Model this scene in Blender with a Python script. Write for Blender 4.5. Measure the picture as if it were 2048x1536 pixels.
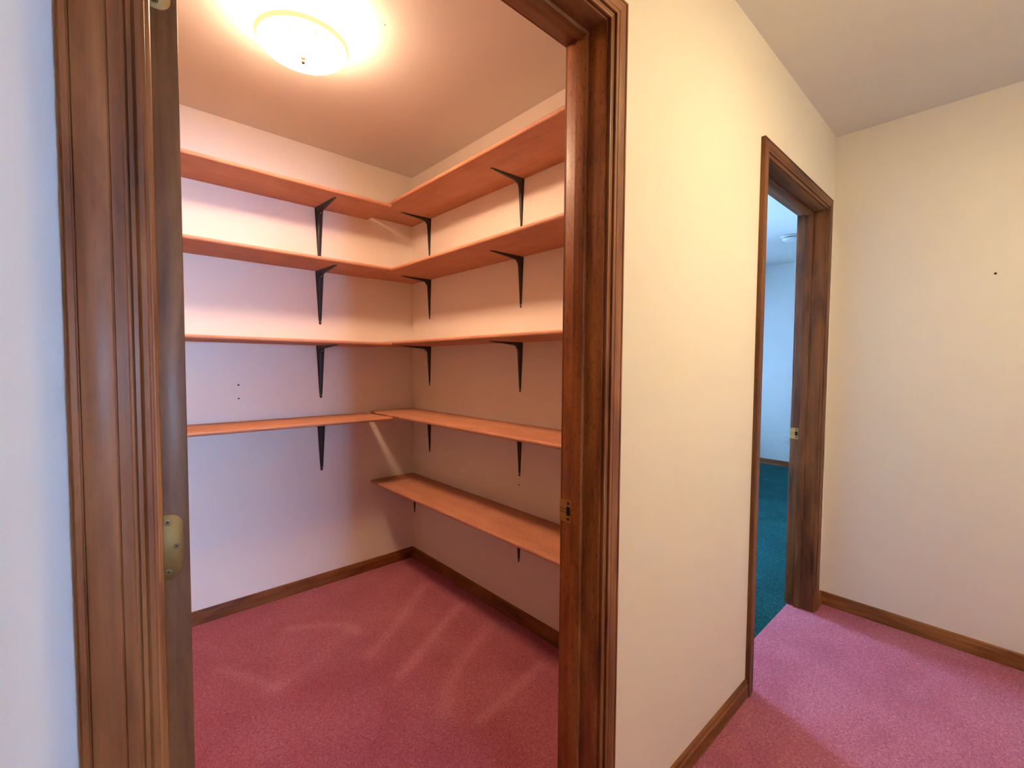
import bpy, bmesh, math, random
from mathutils import Vector, Matrix
random.seed(7)
for o in list(bpy.data.objects): bpy.data.objects.remove(o, do_unlink=True)
S = bpy.context.scene
C = S.collection

# ------------------------------------------------------------------ camera
F_PX, YAW, PITCH, ROLL = 903.378, 0.73986, 0.04299, 0.00716
CAM = Vector((0.0, -0.634, 1.263))
cy, sy, cp, sp = math.cos(YAW), math.sin(YAW), math.cos(PITCH), math.sin(PITCH)
fwd = Vector((sy*cp, cy*cp, -sp)); right = Vector((cy, -sy, 0)); up = right.cross(fwd)
r2 = right*math.cos(ROLL) + up*math.sin(ROLL); u2 = up*math.cos(ROLL) - right*math.sin(ROLL)
cam = bpy.data.cameras.new('camera'); cam.sensor_fit = 'HORIZONTAL'; cam.sensor_width = 36.0
cam.lens = F_PX/2048*36.0; cam.clip_start = 0.02
co = bpy.data.objects.new('camera', cam); C.objects.link(co)
M = Matrix((( r2.x, u2.x, -fwd.x, CAM.x), (r2.y, u2.y, -fwd.y, CAM.y), (r2.z, u2.z, -fwd.z, CAM.z), (0, 0, 0, 1)))
co.matrix_world = M
S.camera = co

# ------------------------------------------------------------------ world, daylight, exposure
SKY_COL, SKY_STR = (0.34, 0.60, 1.0), 78.0
w = bpy.data.worlds.new('sky'); S.world = w; w.use_nodes = True
bg = w.node_tree.nodes['Background']; bg.inputs[0].default_value = (*SKY_COL, 1); bg.inputs[1].default_value = SKY_STR
vs = S.view_settings
vs.view_transform = 'Standard'; vs.look = 'None'; vs.exposure = 0.45; vs.gamma = 1.0; vs.use_curve_mapping = False
CLOSET_L, HALL_L = 106.0, 82.0         # glow of the glass bowls
WARM = (1.0, 0.61, 0.37); HALLWARM = (1.0, 0.76, 0.37)

def portal(name, loc, rot, sx, sz):     # lets the sky be sampled through a window opening
    l = bpy.data.lights.new(name, 'AREA'); l.shape = 'RECTANGLE'; l.size = sx; l.size_y = sz
    l.cycles.is_portal = True
    o = bpy.data.objects.new(name, l); C.objects.link(o); o.location = loc; o.rotation_euler = rot
    return o
SW = (0.05, 1.35, 0.70, 1.62, -5.0)      # window of the room across the hall: x0 x1 z0 z1 y
BW = (2.50, 3.50, 0.80, 2.05, 3.20)      # bedroom window across from the doorway
BW_ADDED = (4.90, 5.35, 0.80, 1.85, 3.20)  # unseen second bedroom window, added to brighten the far wall
portal('study_window_sky', ((SW[0]+SW[1])/2, SW[4]-0.13, (SW[2]+SW[3])/2), (math.radians(90), 0, math.pi), SW[1]-SW[0], SW[3]-SW[2])
for W_ in (BW, BW_ADDED): portal('bedroom_window_sky', ((W_[0]+W_[1])/2, W_[4]+0.13, (W_[2]+W_[3])/2), (math.radians(90), 0, 0), W_[1]-W_[0], W_[3]-W_[2])

# ------------------------------------------------------------------ materials
def lin(r, g, b):
    f = lambda c: (c/255/12.92) if c/255 <= 0.04045 else ((c/255+0.055)/1.055)**2.4
    return (f(r), f(g), f(b), 1)
def new_mat(name):
    m = bpy.data.materials.new(name); m.use_nodes = True
    nt = m.node_tree; b = nt.nodes['Principled BSDF']
    return m, nt, b
def N(nt, typ, **kw):
    n = nt.nodes.new(typ)
    for k, v in kw.items(): setattr(n, k, v)
    return n
def ramp(nt, stops):
    r = N(nt, 'ShaderNodeValToRGB'); e = r.color_ramp.elements
    e[0].position, e[0].color = stops[0]; e[1].position, e[1].color = stops[-1]
    for p, c in stops[1:-1]:
        x = e.new(p); x.color = c
    return r
def coords(nt, scale, kind='Object'):
    t = N(nt, 'ShaderNodeTexCoord'); mp = N(nt, 'ShaderNodeMapping'); mp.inputs['Scale'].default_value = scale
    nt.links.new(t.outputs[kind], mp.inputs['Vector']); return mp
def noise(nt, vec, scale, detail=4, rough=0.55, dist=0.0):
    n = N(nt, 'ShaderNodeTexNoise'); n.inputs['Scale'].default_value = scale; n.inputs['Detail'].default_value = detail
    n.inputs['Roughness'].default_value = rough; n.inputs['Distortion'].default_value = dist
    nt.links.new(vec.outputs[0], n.inputs['Vector']); return n
def bump(nt, b, hsock, strength, dist):
    k = N(nt, 'ShaderNodeBump'); k.inputs['Strength'].default_value = strength; k.inputs['Distance'].default_value = dist
    nt.links.new(hsock, k.inputs['Height']); nt.links.new(k.outputs[0], b.inputs['Normal']); return k

def paint(name, col, rough=0.6, peel=0.05):
    m, nt, b = new_mat(name)
    mp = coords(nt, (1, 1, 1)); n1 = noise(nt, mp, 1.7, 3)
    c = (col[0], col[1], col[2], 1)
    r = ramp(nt, [(0.3, tuple(x*0.97 for x in c[:3])+(1,)), (0.7, c)])
    nt.links.new(n1.outputs['Fac'], r.inputs[0]); nt.links.new(r.outputs[0], b.inputs['Base Color'])
    b.inputs['Roughness'].default_value = rough
    n2 = noise(nt, mp, 260, 3); bump(nt, b, n2.outputs['Fac'], peel, 0.002)
    return m
M_WALL = paint('cream_wall_paint', (0.87, 0.82, 0.75))
M_CEIL = paint('white_ceiling_paint', (0.80, 0.78, 0.75), 0.8, 0.08)
M_BWALL = paint('white_bedroom_paint', (0.80, 0.80, 0.78))

def wood(name, axis, dark, mid, light, rough=0.5, flecks=0.45):
    """stained wood, grain running along one axis"""
    m, nt, b = new_mat(name)
    def sc(a, bb):
        s = [a, a, a]; s['xyz'.index(axis)] = bb; return tuple(s)
    g = noise(nt, coords(nt, sc(70, 2.2)), 1.0, 6, 0.6, 0.4)          # fine streaks
    bl = noise(nt, coords(nt, sc(16, 3.0)), 1.0, 4, 0.55, 0.5)          # stain blotches
    fl = noise(nt, coords(nt, sc(210, 70)), 1.0, 2, 0.5, 0.3)         # flecks
    mx = N(nt, 'ShaderNodeMath', operation='MULTIPLY_ADD'); nt.links.new(g.outputs['Fac'], mx.inputs[0]); mx.inputs[1].default_value = 0.34
    m2 = N(nt, 'ShaderNodeMath', operation='MULTIPLY'); nt.links.new(bl.outputs['Fac'], m2.inputs[0]); m2.inputs[1].default_value = 0.72
    nt.links.new(m2.outputs[0], mx.inputs[2])
    r = ramp(nt, [(0.37, dark), (0.50, mid), (0.64, light)])
    nt.links.new(mx.outputs[0], r.inputs[0])
    fr = ramp(nt, [(0.56, (1, 1, 1, 1)), (0.72, (1-flecks, 1-flecks*1.08, 1-flecks*1.12, 1))]); nt.links.new(fl.outputs['Fac'], fr.inputs[0])
    mul = N(nt, 'ShaderNodeMix', data_type='RGBA', blend_type='MULTIPLY'); mul.inputs[0].default_value = 1
    nt.links.new(r.outputs[0], mul.inputs[6]); nt.links.new(fr.outputs[0], mul.inputs[7])
    nt.links.new(mul.outputs[2], b.inputs['Base Color'])
    b.inputs['Roughness'].default_value = rough
    b.inputs['Coat Weight'].default_value = 0.05; b.inputs['Coat Roughness'].default_value = 0.2; b.inputs['Specular IOR Level'].default_value = 0.28
    bump(nt, b, g.outputs['Fac'], 0.12, 0.001)
    return m
DK, MD, LT = lin(80, 40, 15), lin(116, 64, 27), lin(142, 88, 46)
M_WZ = wood('stained_wood_upright', 'z', DK, MD, LT, flecks=0.10)
M_WX = wood('stained_wood_across', 'x', DK, MD, LT, flecks=0.10)
M_WY = wood('stained_wood_along', 'y', DK, MD, LT, flecks=0.10)
M_WJ = wood('flecked_stained_wood', 'z', lin(92, 44, 15), lin(140, 76, 29), lin(166, 98, 44), flecks=0.45)
M_WD = wood('door_edge_wood', 'z', lin(62, 33, 14), lin(96, 55, 25), lin(120, 74, 38), flecks=0.15)

M_WDX = wood('door_head_wood', 'x', lin(62, 33, 14), lin(96, 55, 25), lin(120, 74, 38), flecks=0.15)
def shelfmat(name, axis):
    m, nt, b = new_mat(name)
    mp = coords(nt, (1, 1, 1)); n1 = noise(nt, mp, 240, 4, 0.7); n2 = noise(nt, mp, 6, 3)
    s = [30, 30, 30]; s['xyz'.index(axis)] = 2.5
    n3 = noise(nt, coords(nt, tuple(s)), 1.0, 4, 0.6, 0.3)
    mx = N(nt, 'ShaderNodeMath', operation='MULTIPLY_ADD'); nt.links.new(n1.outputs['Fac'], mx.inputs[0]); mx.inputs[1].default_value = 0.6
    m2 = N(nt, 'ShaderNodeMath', operation='MULTIPLY_ADD'); nt.links.new(n2.outputs['Fac'], m2.inputs[0]); m2.inputs[1].default_value = 0.25
    m3 = N(nt, 'ShaderNodeMath', operation='MULTIPLY'); nt.links.new(n3.outputs['Fac'], m3.inputs[0]); m3.inputs[1].default_value = 0.25
    nt.links.new(m3.outputs[0], m2.inputs[2]); nt.links.new(m2.outputs[0], mx.inputs[2])
    r = ramp(nt, [(0.38, lin(148, 96, 74)), (0.55, lin(184, 127, 98)), (0.72, lin(202, 147, 116))])
    nt.links.new(mx.outputs[0], r.inputs[0]); nt.links.new(r.outputs[0], b.inputs['Base Color'])
    b.inputs['Roughness'].default_value = 0.55
    bump(nt, b, n1.outputs['Fac'], 0.06, 0.001)
    return m
M_SHX, M_SHY = shelfmat('particle_board_x', 'x'), shelfmat('particle_board_y', 'y')

def carpet(name, dark, mid, light, patch=0.25, sheen=0.2):
    m, nt, b = new_mat(name)
    mp = coords(nt, (1, 1, 1))
    f1 = noise(nt, mp, 360, 2, 0.6, 0.6)      # tufts
    f2 = noise(nt, mp, 140, 3, 0.65, 1.2)        # clumps
    lo = noise(nt, mp, 3.2, 3, 0.5, 0.7)       # pile lean
    nap = N(nt, 'ShaderNodeAttribute', attribute_name='nap')
    a = N(nt, 'ShaderNodeMath', operation='MULTIPLY_ADD'); nt.links.new(f1.outputs['Fac'], a.inputs[0]); a.inputs[1].default_value = 0.55
    b2 = N(nt, 'ShaderNodeMath', operation='MULTIPLY_ADD'); nt.links.new(f2.outputs['Fac'], b2.inputs[0]); b2.inputs[1].default_value = 0.85
    c2 = N(nt, 'ShaderNodeMath', operation='MULTIPLY_ADD'); nt.links.new(lo.outputs['Fac'], c2.inputs[0]); c2.inputs[1].default_value = patch
    nt.links.new(nap.outputs['Fac'], c2.inputs[2])
    nt.links.new(c2.outputs[0], b2.inputs[2]); nt.links.new(b2.outputs[0], a.inputs[2])
    base = 0.70 + patch*0.5
    r = ramp(nt, [(base-0.26, dark), (base, mid), (min(1.0, base+0.24), light)])
    nt.links.new(a.outputs[0], r.inputs[0]); nt.links.new(r.outputs[0], b.inputs['Base Color'])
    b.inputs['Roughness'].default_value = 0.95; b.inputs['Sheen Weight'].default_value = sheen; b.inputs['Sheen Roughness'].default_value = 0.5
    b.inputs['Specular IOR Level'].default_value = 0.1
    hs = N(nt, 'ShaderNodeMath', operation='MULTIPLY_ADD'); nt.links.new(f2.outputs['Fac'], hs.inputs[0]); hs.inputs[1].default_value = 1.6; nt.links.new(f1.outputs['Fac'], hs.inputs[2])
    bump(nt, b, hs.outputs[0], 0.9, 0.009)
    return m
M_ROSE = carpet('rose_cut_pile_carpet', lin(158, 50, 76), lin(204, 90, 118), lin(232, 142, 162))
M_TEAL = carpet('teal_cut_pile_carpet', lin(2, 30, 34), lin(8, 68, 70), lin(50, 132, 130), 0.15, 0.0)

def metal(name, col, rough=0.35, metallic=1.0):
    m, nt, b = new_mat(name); b.inputs['Metallic'].default_value = metallic
    mp = coords(nt, (1, 1, 1)); n = noise(nt, mp, 120, 3)
    r = ramp(nt, [(0.3, tuple(x*0.85 for x in col[:3])+(1,)), (0.7, col)])
    nt.links.new(n.outputs['Fac'], r.inputs[0]); nt.links.new(r.outputs[0], b.inputs['Base Color'])
    b.inputs['Roughness'].default_value = rough; return m
M_BRASS = metal('satin_brass', lin(132, 100, 56), 0.55, 0.7)
M_SBRASS = metal('bright_brass', lin(205, 160, 96), 0.45, 0.6)
M_DBRASS = metal('tarnished_brass_screw', lin(120, 92, 58), 0.45)
M_SLOT = metal('dark_recess', lin(16, 11, 8), 0.9, 0.0)
M_BLACK = metal('black_enamelled_steel', lin(34, 28, 27), 0.45, 0.0)
M_STEEL = metal('zinc_screw_head', lin(170, 165, 160), 0.4)
M_WHITEP = paint('white_plastic', (0.82, 0.82, 0.80), 0.4, 0.0)
M_BRONZE = metal('aged_bronze', lin(46, 28, 18), 0.5, 0.0)
def emis(name, col, strength):
    m = bpy.data.materials.new(name); m.use_nodes = True; nt = m.node_tree; nt.nodes.clear()
    e = N(nt, 'ShaderNodeEmission'); e.inputs[0].default_value = (*col, 1); e.inputs[1].default_value = strength
    o = N(nt, 'ShaderNodeOutputMaterial'); nt.links.new(e.outputs[0], o.inputs[0]); return m
def bowl_mat(name, col, strength, zr, dep):
    """frosted glass lit from inside: thick lip and a pressed scroll band glow less than the thin glass"""
    m = bpy.data.materials.new(name); m.use_nodes = True; nt = m.node_tree; nt.nodes.clear()
    tc = N(nt, 'ShaderNodeTexCoord'); sx = N(nt, 'ShaderNodeSeparateXYZ'); nt.links.new(tc.outputs['Object'], sx.inputs[0])
    mr = N(nt, 'ShaderNodeMapRange'); mr.inputs[1].default_value = zr-dep; mr.inputs[2].default_value = zr+0.004
    nt.links.new(sx.outputs['Z'], mr.inputs[0])
    lip = ramp(nt, [(0.70, (1, 1, 1, 1)), (0.74, (0.0073, 0.0108, 0.0078, 1))]); nt.links.new(mr.outputs[0], lip.inputs[0])
    mp = coords(nt, (1, 1, 1)); v = N(nt, 'ShaderNodeTexVoronoi', feature='SMOOTH_F1'); v.inputs['Scale'].default_value = 42; nt.links.new(mp.outputs[0], v.inputs['Vector'])
    wv = N(nt, 'ShaderNodeMath', operation='SINE'); w2 = N(nt, 'ShaderNodeMath', operation='MULTIPLY'); w2.inputs[1].default_value = 17; nt.links.new(v.outputs['Distance'], w2.inputs[0]); nt.links.new(w2.outputs[0], wv.inputs[0])
    band = ramp(nt, [(0.26, (0, 0, 0, 1)), (0.32, (1, 1, 1, 1)), (0.66, (1, 1, 1, 1)), (0.69, (0, 0, 0, 1))]); nt.links.new(mr.outputs[0], band.inputs[0])
    st = ramp(nt, [(0.55, (0, 0, 0, 1)), (0.75, (1, 1, 1, 1))]); nt.links.new(wv.outputs[0], st.inputs[0])
    f = N(nt, 'ShaderNodeMath', operation='MULTIPLY'); nt.links.new(band.outputs[0], f.inputs[0]); nt.links.new(st.outputs[0], f.inputs[1])
    scr = N(nt, 'ShaderNodeMix', data_type='RGBA'); nt.links.new(f.outputs[0], scr.inputs[0]); nt.links.new(lip.outputs[0], scr.inputs[6]); scr.inputs[7].default_value = (0.02, 0.020, 0.0155, 1)
    mu = N(nt, 'ShaderNodeMix', data_type='RGBA', blend_type='MULTIPLY'); mu.inputs[0].default_value = 1
    nt.links.new(scr.outputs[2], mu.inputs[6]); mu.inputs[7].default_value = (*col, 1)
    e = N(nt, 'ShaderNodeEmission'); nt.links.new(mu.outputs[2], e.inputs[0]); e.inputs[1].default_value = strength
    o = N(nt, 'ShaderNodeOutputMaterial'); nt.links.new(e.outputs[0], o.inputs[0]); return m
def glass_mat():
    m = bpy.data.materials.new('window_glass'); m.use_nodes = True; nt = m.node_tree; nt.nodes.clear()
    t = N(nt, 'ShaderNodeBsdfTransparent'); g = N(nt, 'ShaderNodeBsdfGlossy'); g.inputs['Roughness'].default_value = 0.02
    fr = N(nt, 'ShaderNodeFresnel'); fr.inputs[0].default_value = 1.45
    mix = N(nt, 'ShaderNodeMixShader'); nt.links.new(fr.outputs[0], mix.inputs[0]); nt.links.new(t.outputs[0], mix.inputs[1]); nt.links.new(g.outputs[0], mix.inputs[2])
    o = N(nt, 'ShaderNodeOutputMaterial'); nt.links.new(mix.outputs[0], o.inputs[0]); return m
M_GLASS = glass_mat()

# ------------------------------------------------------------------ mesh helpers
def mesh(name, verts, faces, mats, parent=None, smooth=False, fmat=None):
    me = bpy.data.meshes.new(name); me.from_pydata([tuple(v) for v in verts], [], faces)
    if not isinstance(mats, (list, tuple)): mats = [mats]
    for m in mats: me.materials.append(m)
    if fmat:
        for p, i in zip(me.polygons, fmat): p.material_index = i
    bm = bmesh.new(); bm.from_mesh(me); bmesh.ops.recalc_face_normals(bm, faces=bm.faces); bm.to_mesh(me); bm.free()
    if smooth:
        for p in me.polygons: p.use_smooth = True
    o = bpy.data.objects.new(name, me); C.objects.link(o)
    if parent: o.parent = parent
    return o
class MB:
    def __init__(s): s.v, s.f, s.m = [], [], []
    def add(s, verts, faces, mi=0):
        k = len(s.v); s.v += [Vector(x) for x in verts]; s.f += [tuple(i+k for i in f) for f in faces]; s.m += [mi]*len(faces)
    def box(s, x0, x1, y0, y1, z0, z1, mi=0):
        s.add([(x0,y0,z0),(x1,y0,z0),(x1,y1,z0),(x0,y1,z0),(x0,y0,z1),(x1,y0,z1),(x1,y1,z1),(x0,y1,z1)],
              [(0,3,2,1),(4,5,6,7),(0,1,5,4),(1,2,6,5),(2,3,7,6),(3,0,4,7)], mi)
    def prism(s, a, b, mi=0):     # two matching rings
        n = len(a); s.add(list(a)+list(b), [tuple(range(n-1,-1,-1)), tuple(range(n, 2*n))]+[(i,(i+1)%n,n+(i+1)%n,n+i) for i in range(n)], mi)
    def loft(s, rings, mi=0, caps=True):
        n = len(rings[0]); vs = [p for r in rings for p in r]; fs = []
        for k in range(len(rings)-1):
            for i in range(n): fs.append((k*n+i, k*n+(i+1)%n, (k+1)*n+(i+1)%n, (k+1)*n+i))
        if caps: fs += [tuple(range(n-1,-1,-1)), tuple(range((len(rings)-1)*n, len(rings)*n))]
        s.add(vs, fs, mi)
    def lathe(s, prof, n=48, mi=0, c=(0,0,0), caps=False):
        rings = [[(c[0]+r*math.cos(2*math.pi*i/n), c[1]+r*math.sin(2*math.pi*i/n), c[2]+z) for i in range(n)] for r, z in prof]
        s.loft(rings, mi, caps)
    def build(s, name, mats, parent=None, smooth=False): return mesh(name, s.v, s.f, mats, parent, smooth, s.m)
def autosmooth(o, ang=0.6):
    for p in o.data.polygons: p.use_smooth = True
    bm = bmesh.new(); bm.from_mesh(o.data)
    for e in bm.edges:
        if len(e.link_faces) == 2 and e.calc_face_angle(0) > ang: e.smooth = False
    bm.to_mesh(o.data); bm.free(); return o
def bevel(o, w=0.0015, seg=2):
    bm = bmesh.new(); bm.from_mesh(o.data)
    bmesh.ops.remove_doubles(bm, verts=bm.verts, dist=1e-6)
    ed = [e for e in bm.edges if len(e.link_faces) == 2 and e.calc_face_angle(0) > 0.5]
    bmesh.ops.bevel(bm, geom=ed, offset=w, segments=seg, affect='EDGES', profile=0.5)
    bm.to_mesh(o.data); bm.free(); return autosmooth(o, 0.9)
def empty(name, loc=(0,0,0)):
    o = bpy.data.objects.new(name, None); C.objects.link(o); o.location = loc; o.empty_display_size = 0.05; return o
def local(o, root):               # geometry was written in world space: keep it there under a moved root
    o.parent = root; o.matrix_parent_inverse = Matrix.Translation(-Vector(root.location)); return o
def struct(o, label=None):
    o['kind'] = 'structure'
    if label: o['label'] = label
    return o
def tag(o, label, cat, group=None):
    o['label'] = label; o['category'] = cat
    if group: o['group'] = group
    return o
def slab(name, b, mat, label=None):
    k = MB(); k.box(*b); return struct(k.build(name, mat), label)

# ------------------------------------------------------------------ dimensions (metres, from the camera fit)
H = 2.44; T = 0.116                      # ceiling, partition thickness
XL, XC, YB = -0.41, 1.4932, 1.9559       # closet: left wall, right wall, back wall
XR = 2.8261                              # hall end wall
XH0, YH = -1.6, -1.25                    # rest of the hall beside and behind the camera
J3 = (0.13, 0.74)                        # unseen doorway across the hall, added to steer daylight into the closet
J1 = (0.044, 0.860); J2 = (1.859, 2.675) # clear openings of the two doorways
HEAD = 2.037; JT = 0.019
XB, YBED, HB = 6.38, 3.20, 2.555         # bedroom

# ------------------------------------------------------------------ room shell
def wall_with_holes(name, x0, x1, y0, y1, z1, holes, mat, label):
    k = MB(); xs = x0
    for a, b, z0, zt in sorted(holes):
        k.box(xs, a, y0, y1, 0, z1)
        if z0 > 0: k.box(a, b, y0, y1, 0, z0)
        k.box(a, b, y0, y1, zt, z1); xs = b
    k.box(xs, x1, y0, y1, 0, z1)
    return struct(k.build(name, mat), label)
# partition between the hall and the closet / bedroom
wall_with_holes('wall_front', XH0, XR+0.1, 0, T, H+0.2, [(J1[0]-JT, J1[1]+JT, 0, HEAD+JT), (J2[0]-JT, J2[1]+JT, 0, HEAD+JT)], M_WALL, 'cream painted hall wall holding both doorways')
wr = slab('wall_right', (XR, XR+0.1, YH, 0, 0, H+0.2), M_WALL, 'cream end wall of the hall')
slab('wall_left', (XH0-0.1, XH0, YH, T, 0, H+0.2), M_WALL)
wall_with_holes('wall_back', XH0-0.1, XR+0.1, YH-T, YH, H+0.2, [(J3[0], J3[1], 0, HEAD)], M_WALL, 'cream hall wall across from the closet, with an added opening that steers daylight')
wall_with_holes('wall_study_back', -1.6, 3.1, SW[4]-0.12, SW[4], H+0.2, [(SW[0], SW[1], SW[2], SW[3])], M_WALL, 'cream study wall with a window')
slab('wall_study_left', (-1.6, -1.5, SW[4], YH-T, 0, H+0.2), M_WALL)
slab('wall_study_right', (3.0, 3.1, SW[4], YH-T, 0, H+0.2), M_WALL)
slab('ceiling_study', (-1.5, 3.0, SW[4], YH-T, H, H+0.1), M_CEIL)
k = MB(); k.add([(-1.5,SW[4],0),(3.0,SW[4],0),(3.0,YH,0),(-1.5,YH,0)], [(0,1,2,3)]); struct(k.build('floor_study', M_ROSE))
wcb = slab('wall_closet_back', (XL-0.1, XC, YB, YB+0.1, 0, H+0.2), M_WALL, 'cream back wall of the closet')
wcr = slab('wall_closet_right', (XC, XC+T, T, YB+0.1, 0, H+0.2), M_WALL, 'cream side wall of the closet')
slab('wall_closet_left', (XL-0.1, XL, T, YB, 0, H+0.2), M_WALL)
slab('wall_bedroom_far', (XB, XB+0.1, T, YBED, 0, HB+0.1), M_BWALL, 'white far wall of the bedroom')
wall_with_holes('wall_bedroom_back', XC+T, XB+0.1, YBED, YBED+0.12, HB+0.1, [(q[0], q[1], q[2], q[3]) for q in (BW, BW_ADDED)], M_BWALL, 'white bedroom wall with a window')
slab('wall_bedroom_left', (XC+T-0.03, XC+T, YB+0.1, YBED, 0, HB+0.1), M_BWALL)
k = MB(); k.box(XR+0.1, XB+0.1, 0, T, 0, HB+0.1); struct(k.build('wall_bedroom_front', M_BWALL))
k = MB(); k.box(XC+T, XR+0.1, T, T+0.004, HEAD+0.08, HB+0.1); k.box(XC+T, J2[0]-0.08, T, T+0.004, 0, HEAD+0.08); k.box(J2[1]+0.08, XR+0.1, T, T+0.004, 0, HEAD+0.08)
struct(k.build('wall_bedroom_door_side', M_BWALL))
cc = slab('ceiling_closet', (XL, XC, T, YB, H, H+0.1), M_CEIL, 'white closet ceiling')
slab('ceiling', (XH0, XR, YH, 0, H, H+0.1), M_CEIL, 'white hall ceiling')
slab('ceiling_bedroom', (XC+T, XB, T, YBED, HB, HB+0.1), M_CEIL, 'white bedroom ceiling')

# floors: grids with a 'nap' value (which way the pile was last brushed)
def segdist(px, py, pts):
    best = 9.0; along = 0.0
    for (ax, ay), (bx, by) in zip(pts, pts[1:]):
        dx, dy = bx-ax, by-ay; t = max(0, min(1, ((px-ax)*dx+(py-ay)*dy)/(dx*dx+dy*dy)))
        d = math.hypot(px-ax-t*dx, py-ay-t*dy)
        if d < best: best = d
    return best
TRACKS = [  # vacuum strokes: points, width, strength
    ([(1.345,1.565),(1.20,1.46),(1.065,1.34),(0.94,1.255),(0.837,1.184)], 0.040, 0.16),
    ([(1.368,1.257),(1.24,1.19),(1.10,1.11),(0.98,1.04),(0.872,0.983)], 0.036, 0.20),
    ([(1.39,1.02),(1.25,0.955),(1.10,0.88),(0.98,0.80),(0.90,0.70)], 0.040, 0.15),
    ([(1.34,0.647),(1.22,0.625),(1.09,0.60),(0.969,0.584)], 0.030, 0.17),
    ([(0.64,1.62),(0.76,1.56),(0.846,1.478),(0.87,1.38)], 0.035, 0.15),
    ([(0.34,1.50),(0.42,1.36),(0.48,1.24)], 0.035, 0.12),
    ([(0.48,1.24),(0.66,1.30),(0.86,1.42)], 0.05, 0.08),
]
def floor_grid(name, x0, x1, y0, y1, step, mat, fn, label):
    nx, ny = max(1, int((x1-x0)/step)), max(1, int((y1-y0)/step)); vs, fs, nap = [], [], []
    for j in range(ny+1):
        for i in range(nx+1):
            x, y = x0+(x1-x0)*i/nx, y0+(y1-y0)*j/ny; vs.append((x, y, 0)); nap.append(fn(x, y))
    for j in range(ny):
        for i in range(nx):
            a = j*(nx+1)+i; fs.append((a, a+1, a+nx+2, a+nx+1))
    me = bpy.data.meshes.new(name); me.from_pydata(vs, [], fs); me.materials.append(mat)
    at = me.attributes.new('nap', 'FLOAT', 'POINT'); at.data.foreach_set('value', nap)
    o = bpy.data.objects.new(name, me); C.objects.link(o); return struct(o, label)
def closet_nap(x, y):
    v = 0.0
    for pts, wd, st in TRACKS:
        d = segdist(x, y, pts)/wd
        if d < 3: v += 0.68*st*math.exp(-d*d*1.6)
    return v
floor_grid('floor_closet', XL, XC, 0.0, YB, 0.012, M_ROSE, closet_nap, 'rose pink closet carpet with vacuum strokes')
k = MB(); k.add([(XH0,YH,0),(XR,YH,0),(XR,0,0),(XH0,0,0)], [(0,1,2,3)]); k.add([(J2[0]-JT,0,0),(J2[1]+JT,0,0),(J2[1]+JT,0.112,0),(J2[0]-JT,0.112,0)], [(0,1,2,3)])
struct(k.build('floor', M_ROSE), 'rose pink hall carpet')
k = MB(); k.add([(XC+T,0.112,-0.001),(XB,0.112,-0.001),(XB,YBED,-0.001),(XC+T,YBED,-0.001)], [(0,1,2,3)])
struct(k.build('floor_bedroom', M_TEAL), 'teal bedroom carpet')

# baseboards: profile (t = off the wall, z)
BBP = [(0,0),(0.0125,0),(0.0125,0.046),(0.0118,0.049),(0.0095,0.0505),(0.0085,0.054),(0.0085,0.0615),(0.0065,0.065),(0.003,0.067),(0,0.067)]
def baseboard(name, p0, p1, nrm, mat, m0=0, m1=0, label=None):
    """p0->p1 along the wall at floor, nrm = direction off the wall, m = +1/-1 inside/outside mitre"""
    p0, p1, nrm = Vector((*p0, 0)), Vector((*p1, 0)), Vector((*nrm, 0)); d = (p1-p0).normalized()
    a = [p0+nrm*t+d*(t*m0)+Vector((0,0,z)) for t, z in BBP]; b = [p1+nrm*t-d*(t*m1)+Vector((0,0,z)) for t, z in BBP]
    k = MB(); k.prism(a, b); return struct(autosmooth(k.build(name, mat), 0.5), label)
baseboard('baseboard_closet_back', (XL, YB), (XC, YB), (0, -1), M_WX, 1, 1, 'dark wood baseboard along the closet back wall')
baseboard('baseboard_closet_right', (XC, YB), (XC, T), (-1, 0), M_WY, 1, 1, 'dark wood baseboard along the closet side wall')
baseboard('baseboard_closet_left', (XL, T), (XL, YB), (1, 0), M_WY, 1, 1)
baseboard('baseboard_front', (0.9225, 0), (1.7985, 0), (0, -1), M_WX, 0, 0, 'dark wood baseboard between the two doorways')
baseboard('baseboard_front_corner', (2.7405, 0), (XR, 0), (0, -1), M_WX, 0, 1, 'short dark wood baseboard in the hall corner')
baseboard('baseboard_front_left', (XH0, 0), (-0.0245, 0), (0, -1), M_WX, 1, 0)
baseboard('baseboard_right', (XR, YH), (XR, 0), (-1, 0), M_WY, 1, 1, 'dark wood baseboard along the hall end wall')
baseboard('baseboard_bedroom_far', (XB, T), (XB, YBED), (-1, 0), M_WY, 1, 1, 'dark wood baseboard along the far bedroom wall')

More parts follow.
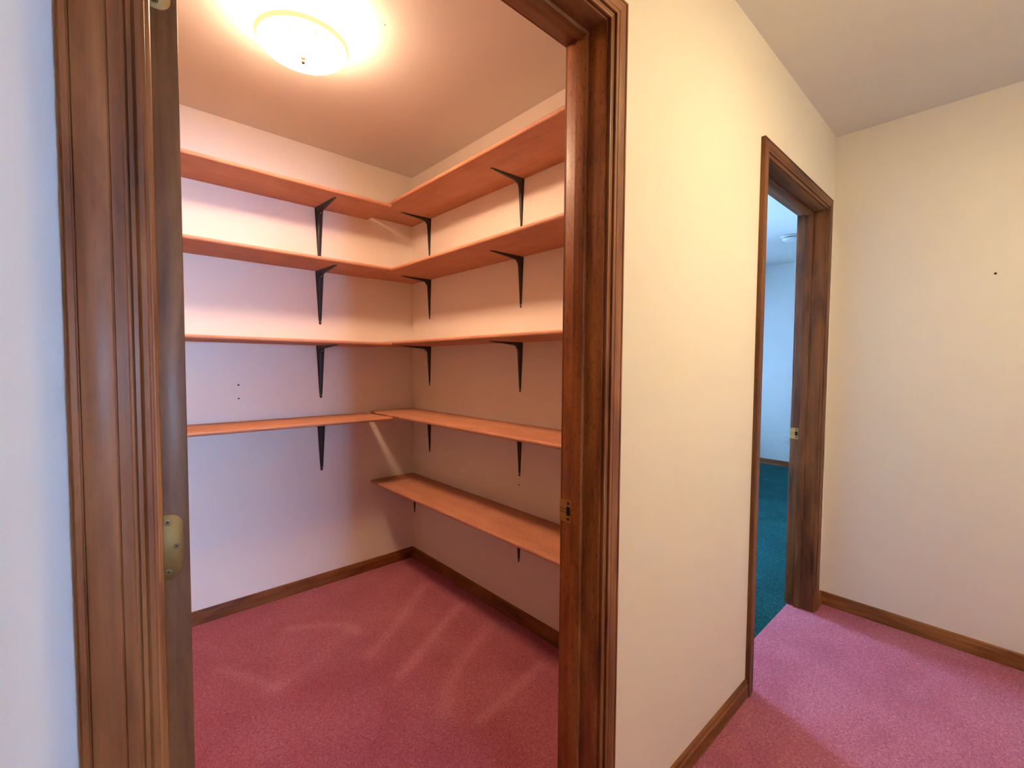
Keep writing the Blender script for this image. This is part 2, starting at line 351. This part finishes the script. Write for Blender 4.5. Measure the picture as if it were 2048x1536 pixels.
# ------------------------------------------------------------------ doorways
CPROF = [(0,0),(0,0.0075),(0.0015,0.0092),(0.006,0.0098),(0.0078,0.0090),(0.0086,0.0082),(0.0094,0.0092),(0.0130,0.0094),(0.0140,0.0080),(0.0150,0.0075),
         (0.0172,0.0078),(0.0176,0.0128),(0.0186,0.0138),(0.0280,0.0140),(0.0288,0.0128),(0.0294,0.0128),(0.0304,0.0142),(0.0400,0.0156),(0.0500,0.0160),
         (0.0556,0.0154),(0.0566,0.0136),(0.0576,0.0136),(0.0584,0.0158),(0.0630,0.0160),(0.0648,0.0150),(0.0650,0.0)]
def doorway(name, J, wl, wr_, wh, rv, label, mz=M_WZ, mj=M_WJ, mx=M_WX):
    root = empty(name, ((J[0]+J[1])/2, 0, 0)); struct(root, label)
    P = lambda o: local(o, root)
    # jambs and head
    k = MB(); k.box(J[0]-JT, J[0], 0, T, 0, HEAD+JT); P(bevel(k.build('jamb', mz), 0.0012))
    k = MB(); k.box(J[1], J[1]+JT, 0, T, 0, HEAD+JT); P(bevel(k.build('jamb', mj), 0.0012))
    jr = [o for o in root.children][-1]
    k = MB(); k.box(J[0], J[1], 0, T, HEAD, HEAD+JT); P(bevel(k.build('head_jamb', mx), 0.0012))
    # stops
    y0, y1, st = 0.050, 0.081, 0.009
    def stop(verts_a, verts_b, mat):
        k = MB(); k.prism(verts_a, verts_b); P(autosmooth(k.build('door_stop', mat), 0.5))
    sp_ = [(0, y0), (st*0.55, y0), (st*0.85, y0+0.002), (st, y0+0.006), (st, y1), (0, y1)]
    stop([(J[0]+a, y, 0) for a, y in sp_], [(J[0]+a, y, HEAD-a) for a, y in sp_], mz)
    stop([(J[1]-a, y, 0) for a, y in sp_], [(J[1]-a, y, HEAD-a) for a, y in sp_], mj)
    stop([(J[0]+a, y, HEAD-a) for a, y in sp_], [(J[1]-a, y, HEAD-a) for a, y in sp_], mx)
    # casing on the hall side and (plain look-alike) on the room side
    for side in (0, 1):
        Y = (lambda t: -t) if side == 0 else (lambda t: T+t)
        L, R_, Z = J[0]-rv, J[1]+rv, HEAD+rv
        sL, sR, sH = wl/0.065, wr_/0.065, wh/0.065
        k = MB(); k.prism([(L-a*sL, Y(t), 0) for a, t in CPROF], [(L-a*sL, Y(t), Z+a*sH) for a, t in CPROF]); P(autosmooth(k.build('casing', mz), 0.35))
        k = MB(); k.prism([(R_+a*sR, Y(t), 0) for a, t in CPROF], [(R_+a*sR, Y(t), Z+a*sH) for a, t in CPROF]); P(autosmooth(k.build('casing', mz), 0.35))
        k = MB(); k.prism([(L-a*sL, Y(t), Z+a*sH) for a, t in CPROF], [(R_+a*sR, Y(t), Z+a*sH) for a, t in CPROF]); P(autosmooth(k.build('head_casing', mx), 0.35))
    return root, jr
d1, jr1 = doorway('trim_1', J1, 0.0645, 0.0575, 0.0555, 0.003, 'dark stained doorway frame of the closet')
d2, jr2 = doorway('trim_2', J2, 0.0575, 0.0620, 0.0580, 0.003, 'dark stained doorway frame of the bedroom', M_WD, M_WD, M_WDX)

def screw_mesh(n=16):
    """countersunk cross-head screw, axis +z, radius 1"""
    k = MB(); k.lathe([(1.12,0.02),(1.0,0.03),(0.92,-0.06),(0.0001,-0.02)], n, 0)
    for a in (0, math.pi/2):
        c, s = math.cos(a), math.sin(a); L, W = 0.55, 0.15
        q = [(x*c-y*s, x*s+y*c) for x, y in ((-L,-W),(L,-W),(L,W),(-L,W))]
        k.add([(x, y, 0.06) for x, y in q]+[(x, y, -0.06) for x, y in q], [(0,1,2,3),(0,4,5,1),(1,5,6,2),(2,6,7,3),(3,7,4,0)], 1)
    o = k.build('screw', [M_DBRASS, M_SLOT]); me = o.data; bpy.data.objects.remove(o); return me
SCREW = screw_mesh()
def screw(parent, loc, nrm, r, spin=0.3, mats=None):
    o = bpy.data.objects.new('screw', SCREW); C.objects.link(o); o.parent = parent
    q = Vector(nrm).to_track_quat('Z', 'Y'); mw = Matrix.Translation(loc) @ q.to_matrix().to_4x4() @ Matrix.Rotation(spin, 4, 'Z') @ Matrix.Scale(r, 4)
    o.matrix_parent_inverse = Matrix.Identity(4); o.matrix_local = parent_inv(parent) @ mw; return o
def parent_inv(p):                # world -> parent space without waiting for a depsgraph update
    m = Matrix.Identity(4); chain = []
    while p: chain.append(p); p = p.parent
    for q in reversed(chain):
        m = m @ (q.matrix_parent_inverse if q.parent else Matrix.Identity(4)) @ q.matrix_basis
    return m.inverted()

def strike(root, X, zc, sgn):
    """brass strike plate let into the right jamb, lip bent round the room-side edge"""
    y0, y1, yl = 0.0865, 0.1165, 0.1235; h = 0.0285; hy0, hy1, hh = 0.0885, 0.1015, 0.0115; x = X-0.0008
    k = MB()
    k.box(x, X, hy1, y1, zc-h, zc+h); k.box(x, X, y0, hy1, zc+hh, zc+h); k.box(x, X, y0, hy1, zc-h, zc-hh); k.box(x, X, y0, hy0, zc-hh, zc+hh)
    k.box(x, X+0.0015, y1, yl, zc-h*0.9, zc+h*0.9)
    o = k.build('strike_plate', M_SBRASS); local(o, root); o['label'] = 'brass strike plate'
    k = MB(); k.box(X-0.0004, X-0.0001, hy0, hy1, zc-hh, zc+hh); o2 = k.build('latch_hole', M_SLOT); o2.parent = o
    k = MB()
    for dz in (-0.004, 0.004): k.box(x-0.0002, x, hy1, yl, zc+dz-0.0006, zc+dz+0.0006)
    o3 = k.build('crease', M_SLOT); o3.parent = o
    for dz in (-0.020, 0.020): screw(o, Vector((x-0.0003, 0.0950, zc+dz)), (-1, 0, 0), 0.0042, 0.6)
    return o
strike(d1, J1[1], 0.896, -1); strike(d2, J2[1], 0.914, -1)

# the closet door itself, swung open square into the closet: its hinge edge faces the hall
DX0, DX1, DY0, DY1 = 0.0528, 0.0865, 0.1195, 0.930
door = empty('door_1', (DX0, DY0, 0)); struct(door, 'dark stained closet door swung open into the closet')
k = MB(); k.box(DX0, DX1, DY0, DY1, 0.012, 2.030); local(bevel(k.build('door_slab', M_WD), 0.0012), door)
def hinge(zc):
    h, r = 0.0445, 0.0159; x0, x1 = 0.0490, 0.0795; y = DY0-0.0006
    out = [(x0, zc-h)]
    out += [(x1-r+r*math.sin(a), zc-h+r-r*math.cos(a)) for a in [i*math.pi/2/8 for i in range(9)]]
    out += [(x1-r+r*math.cos(a), zc+h-r+r*math.sin(a)) for a in [i*math.pi/2/8 for i in range(9)]]
    out += [(x0, zc+h)]
    k = MB(); k.prism([(a, y, b) for a, b in out], [(a, DY0+0.002, b) for a, b in out])
    o = k.build('hinge', M_BRASS); local(bevel(o, 0.0004, 1), door); o['label'] = 'brass hinge leaf with rounded corners'
    k = MB(); k.lathe([(0.0001,-h),(0.0055,-h),(0.0055,h),(0.0001,h)], 16, 0, (0.0480, 0.1225, zc)); b = k.build('hinge_barrel', M_BRASS); b.parent = o
    for dz, xx, sp2 in ((0.034, 0.0625, 0.1), (0.0, 0.0715, 0.7), (-0.034, 0.0625, 1.1)): screw(o, Vector((xx, y-0.0003, zc+dz)), (0, -1, 0), 0.0040, sp2)
for zc in (0.250, 1.0135, 1.7600): hinge(zc)

# ------------------------------------------------------------------ windows that let the daylight in (behind the viewer, and in the bedroom)
def window(name, W, thick, inner, label):
    x0, x1, z0, z1, y = W; ya, yb = (y-thick, y) if inner > 0 else (y, y+thick)
    root = empty(name, ((x0+x1)/2, y, z0)); struct(root, label); t = 0.045; ym = (ya+yb)/2
    k = MB(); k.box(x0, x0+t, ya, yb, z0, z1); k.box(x1-t, x1, ya, yb, z0, z1); k.box(x0+t, x1-t, ya, yb, z0, z0+t); k.box(x0+t, x1-t, ya, yb, z1-t, z1)
    local(k.build('window_frame', M_WHITEP), root)
    zm = (z0+z1)/2; k = MB(); k.box(x0+t, x1-t, ym-0.015, ym+0.015, zm-0.02, zm+0.02); local(k.build('meeting_rail', M_WHITEP), root)
    for a, b in ((z0+t, zm-0.02), (zm+0.02, z1-t)):
        k = MB(); k.box(x0+t, x1-t, ym-0.002, ym+0.002, a, b); local(k.build('pane', M_GLASS), root)
window('window_1', SW, 0.12, 1, 'white double hung window of the room across the hall'); window('window_2', BW, 0.12, -1, 'white double hung bedroom window across from the doorway'); window('window_added_3', BW_ADDED, 0.12, -1, 'white double hung bedroom window added to brighten the far wall')

# ------------------------------------------------------------------ shelves
ST = 0.018
def shelf(x0, x1, y0, y1, zb, front, mat, label, skew=0.0):
    """board with a bullnosed front edge; front = '-y' or '-x'"""
    n = 7; r = ST*0.5; pr = []
    depth = (y1-y0) if front == '-y' else (x1-x0)
    pr.append((depth, 0)); pr.append((r*0.8, 0))
    for i in range(1, n): a = math.pi*i/n; pr.append((r*0.8-r*0.8*math.sin(a), r-r*math.cos(a)))
    pr.append((r*0.8, ST)); pr.append((depth, ST))
    k = MB()
    if front == '-y': k.prism([(x0, y0+d, zb+z) for d, z in pr], [(x1-skew*d/depth, y0+d, zb+z) for d, z in pr])
    else: k.prism([(x0+d, y0, zb+z) for d, z in pr], [(x0+d, y1, zb+z) for d, z in pr])
    o = autosmooth(k.build('shelf', mat), 0.5)
    c = Vector(((x0+x1)/2, (y0+y1)/2, zb))
    for v in o.data.vertices: v.co -= c
    o.location = c
    return tag(o, label, 'shelf', 'closet shelves')
ORD = ['top', 'second', 'third', 'fourth', 'lowest']
BZ = [2.1130, 1.7700, 1.3610, 0.9500]            # undersides, back wall
RZ = [2.1350, 1.7725, 1.3690, 0.9600, 0.5370]    # undersides, side wall
for i, z in enumerate(BZ):
    nm = 'lowest' if i == 3 else ORD[i]
    shelf(XL+0.002, 1.1925 if i < 3 else 1.1940, YB-0.302, YB-0.0005, z, '-y', M_SHX, f'tan particle board shelf on the closet back wall, {nm} of four', 0.0 if i < 3 else 0.031)
for i, z in enumerate(RZ):
    shelf(1.1955 if i < 3 else 1.2040, XC-0.0005, T+0.006, YB-0.0005, z, '-x', M_SHY, f'tan particle board shelf on the closet side wall, {ORD[i]} of five')

# ------------------------------------------------------------------ brackets
def bracket_mesh(La, Lv, w0, w1, u0, u1, nm):
    """pressed steel L bracket. local: +x out from the wall, z up (0 = under the shelf), y = width"""
    k = MB(); mats = [M_BLACK]
    f = 0.0016                                    # plate thickness
    # flat plates against wall and shelf
    def plate(axis, L):
        n = 10; rings = []
        for i in range(n+1):
            s = i/n; w = (w0+(w1-w0)*s)/2
            if i == n: w *= 0.55
            e = L*s if i < n else L
            if axis == 'v': ring = [(0,-w,-e),(0,w,-e),(f,w,-e),(f,-w,-e)]
            else: ring = [(e,-w,0),(e,w,0),(e,w,-f),(e,-w,-f)]
            rings.append(ring)
        k.loft(rings)
    plate('v', Lv); plate('h', La)
    # raised hollow rib running round the inside of the L
    path = []; fr = 0.030
    m = 10
    for i in range(m+1): s = i/m; path.append(('v', Lv*0.985-(Lv*0.985-u0-fr)*s))
    for i in range(1, 8): path.append(('c', i/8))
    for i in range(m+1): s = i/m; path.append(('h', u0+fr+(La*0.985-u0-fr)*s))
    rings = []
    for t, e in path:
        if t == 'v': s = e/Lv; u = u0+(u1-u0)*s; inner = Vector((u, 0, -e)); outer = Vector((f*0.5, 0, -e)); wd = w0+(w1-w0)*s
        elif t == 'h': s = e/La; u = u0+(u1-u0)*s; inner = Vector((e, 0, -u)); outer = Vector((e, 0, -f*0.5)); wd = w0+(w1-w0)*s
        else:
            a = e*math.pi/2; ub = u0+(u1-u0)*((u0+fr)/Lv)
            cx_, cz_ = ub+fr, -(ub+fr)
            inner = Vector((cx_-fr*math.cos(a), 0, cz_+fr*math.sin(a)))
            outer = Vector((f*0.5, 0, -(u0+fr)*(1-2*e))) if e < 0.5 else Vector(((u0+fr)*(2*e-1), 0, -f*0.5))
            if abs(e-0.5) < 1e-6: outer = Vector((f*0.5, 0, -f*0.5))
            wd = w0
        a_ = Vector((0, wd*0.46, 0)); b_ = Vector((0, wd*0.26, 0)); mid = outer.lerp(inner, 0.80)
        rings.append([outer-a_, outer+a_, mid+b_*1.1, inner+b_*0.45, inner-b_*0.45, mid-b_*1.1])
    k.loft(rings)
    o = k.build(nm, mats); autosmooth(o, 0.55); me = o.data; bpy.data.objects.remove(o); return me
BR_BIG = bracket_mesh(0.238, 0.292, 0.046, 0.014, 0.020, 0.004, 'big_bracket')
BR_SML = bracket_mesh(0.190, 0.238, 0.034, 0.011, 0.018, 0.003, 'small_bracket')
k = MB(); k.lathe([(0.0001,0.0022),(0.0028,0.0018),(0.0038,0.0004),(0.0038,-0.001)], 12); o = k.build('screw', M_STEEL, None, True); BSCREW = o.data; bpy.data.objects.remove(o)
def bracket(me, loc, rotz, La, Lv, w0, u0, label, group):
    root = empty('shelf_bracket', loc); root.rotation_euler = (0, 0, rotz); tag(root, label, 'bracket', group)
    b = bpy.data.objects.new('bracket_body', me); C.objects.link(b); b.parent = root
    sy_ = w0*0.0
    for p, n in (((0.0042, 0, -Lv*0.945), (1, 0, 0)), ((La*0.945, 0, -0.0040), (0, 0, -1)), ((u0+0.0095, 0.0, -(u0+0.0095)), (1, 0, -1))):
        s = bpy.data.objects.new('screw', BSCREW); C.objects.link(s); s.parent = root
        s.matrix_local = Matrix.Translation(p) @ Vector(n).to_track_quat('Z', 'Y').to_matrix().to_4x4()
    return root
for i, z in enumerate(BZ):
    nm = 'lowest' if i == 3 else ORD[i]
    bracket(BR_BIG, (0.9130, YB-0.0003, z-0.0002), -math.pi/2, 0.238, 0.292, 0.046, 0.020, f'black steel bracket under the {nm} shelf on the closet back wall', 'brackets on the back wall')
for i, z in enumerate(RZ):
    for j, y in enumerate(((1.7500 if i < 4 else 1.9300), 0.9430)):
        where = 'nearer the corner' if j == 0 else 'nearer the doorway'
        bracket(BR_SML, (XC-0.0003, y, z-0.0002), math.pi, 0.190, 0.238, 0.034, 0.018, f'black steel bracket under the {ORD[i]} side wall shelf, {where}', 'brackets on the side wall')

# ------------------------------------------------------------------ ceiling lights
def ceiling_light(c, zr, r, dep, col, label, bowlstr):
    x, y = c; root = empty('ceiling_light', (x, y, H)); tag(root, label, 'light')
    k = MB(); k.lathe([(0.0001,0.0),(r*0.74,0.0),(r*0.76,-0.006),(r*0.70,-0.020),(r*0.30,-0.024),(0.0001,-0.024)], 48); a = k.build('ceiling_pan', M_WHITEP, root, True)
    k = MB(); prof = []
    n = 16
    for i in range(n+1):
        u = i/n*math.pi/2; prof.append((max(0.0001, r*math.cos(u)**0.85), zr-H-dep*math.sin(u)))
    prof = [(r*1.03, zr-H+0.004), (r*1.015, zr-H+0.001)] + prof
    k.lathe(prof, 64)
    k.lathe([(max(0.0001, a-0.003), z+0.003) for a, z in prof], 64, 1)            # inner face of the glass
    b = k.build('glass_bowl', [bowl_mat('lit_frosted_glass', col, bowlstr, zr-H, dep), emis('inner_glass_glow', col, bowlstr*0.4)], root, True)
    b['label'] = 'frosted glass bowl glowing warm white'
    zb = zr-H-dep
    k = MB(); k.lathe([(0.004,0.002),(0.010,0.001),(0.011,-0.004),(0.006,-0.007),(0.0075,-0.012),(0.005,-0.018),(0.0001,-0.020)], 20, 0, (0,0,zb)); k.build('finial', M_BRONZE, root, True)
    k = MB(); k.lathe([(0.003,-0.02),(0.003,zb)], 10); k.build('stem', M_BRONZE, root)
    for s in (-1, 1):
        k = MB(); k.lathe([(0.0001,0.0),(0.012,0.002),(0.020,0.010),(0.026,0.024),(0.024,0.040),(0.013,0.052),(0.0001,0.056)], 16)
        bu = k.build('bulb', emis('bulb_glow', col, 4.0), root, True); bu.rotation_euler = (0, s*math.radians(90), 0.35); bu.location = (s*0.022, s*0.008, -0.062)
    return root
ceiling_light((0.540, 1.030), 2.352, 0.143, 0.046, WARM, 'flush ceiling light with frosted bowl in the closet', CLOSET_L)
ceiling_light((1.45, -0.95), 2.352, 0.143, 0.046, HALLWARM, 'flush ceiling light with frosted bowl in the hall', HALL_L)

# ------------------------------------------------------------------ small things
def disc(name, loc, nrm, r, mat, parent):
    k = MB(); k.lathe([(0.0001,0.0004),(r*0.8,0.0004),(r,0.0)], 12); o = k.build(name, mat)
    o.matrix_world = Matrix.Translation(loc) @ Vector(nrm).to_track_quat('Z', 'Y').to_matrix().to_4x4(); o.parent = parent; return o
M_HOLE = metal('screw_hole_shadow', lin(70, 50, 46), 0.9, 0.0)
disc('screw_hole', (0.5112, YB, 1.151), (0, -1, 0), 0.0045, M_HOLE, wcb)
disc('screw_hole', (0.5112, YB, 1.083), (0, -1, 0), 0.0040, M_HOLE, wcb)
disc('screw_hole', (XC, 0.946, 0.678), (-1, 0, 0), 0.0040, M_HOLE, wcr)
disc('nail_head', (0.7616, 0.8688, H), (0, 0, -1), 0.0025, M_HOLE, cc)
disc('nail_hole', (XR, -0.585, 1.665), (-1, 0, 0), 0.0050, M_HOLE, wr)
# smoke detector and outlet in the bedroom
sd = empty('smoke_detector', (5.10, 0.860, HB)); tag(sd, 'round white smoke detector on the bedroom ceiling', 'smoke detector')
k = MB(); k.lathe([(0.0001,0),(0.095,0),(0.095,-0.010),(0.088,-0.014),(0.0001,-0.014)], 32); k.build('base_plate', M_WHITEP, sd, True)
k = MB(); k.lathe([(0.066,-0.014),(0.066,-0.022)], 32); k.build('sensing_gap', M_SLOT, sd, True)
k = MB(); k.lathe([(0.074,-0.022),(0.075,-0.030),(0.060,-0.042),(0.030,-0.046),(0.0001,-0.046)], 32); k.build('cover', M_WHITEP, sd, True)
ol = empty('wall_outlet', (XB, 1.215, 0.35)); tag(ol, 'white electrical outlet low on the far bedroom wall', 'outlet')
k = MB(); k.box(-0.006, 0, -0.036, 0.036, -0.058, 0.058); o = k.build('cover_plate', M_WHITEP, ol); bevel(o, 0.002)
for dz in (-0.021, 0.021):
    k = MB(); k.box(-0.008, -0.006, -0.017, 0.017, dz-0.014, dz+0.014); s = k.build('socket', M_WHITEP, ol)
    k = MB()
    for dy in (-0.006, 0.006): k.box(-0.0084, -0.008, dy-0.0012, dy+0.0012, dz-0.004, dz+0.005)
    t = k.build('slot', M_SLOT); t.parent = s
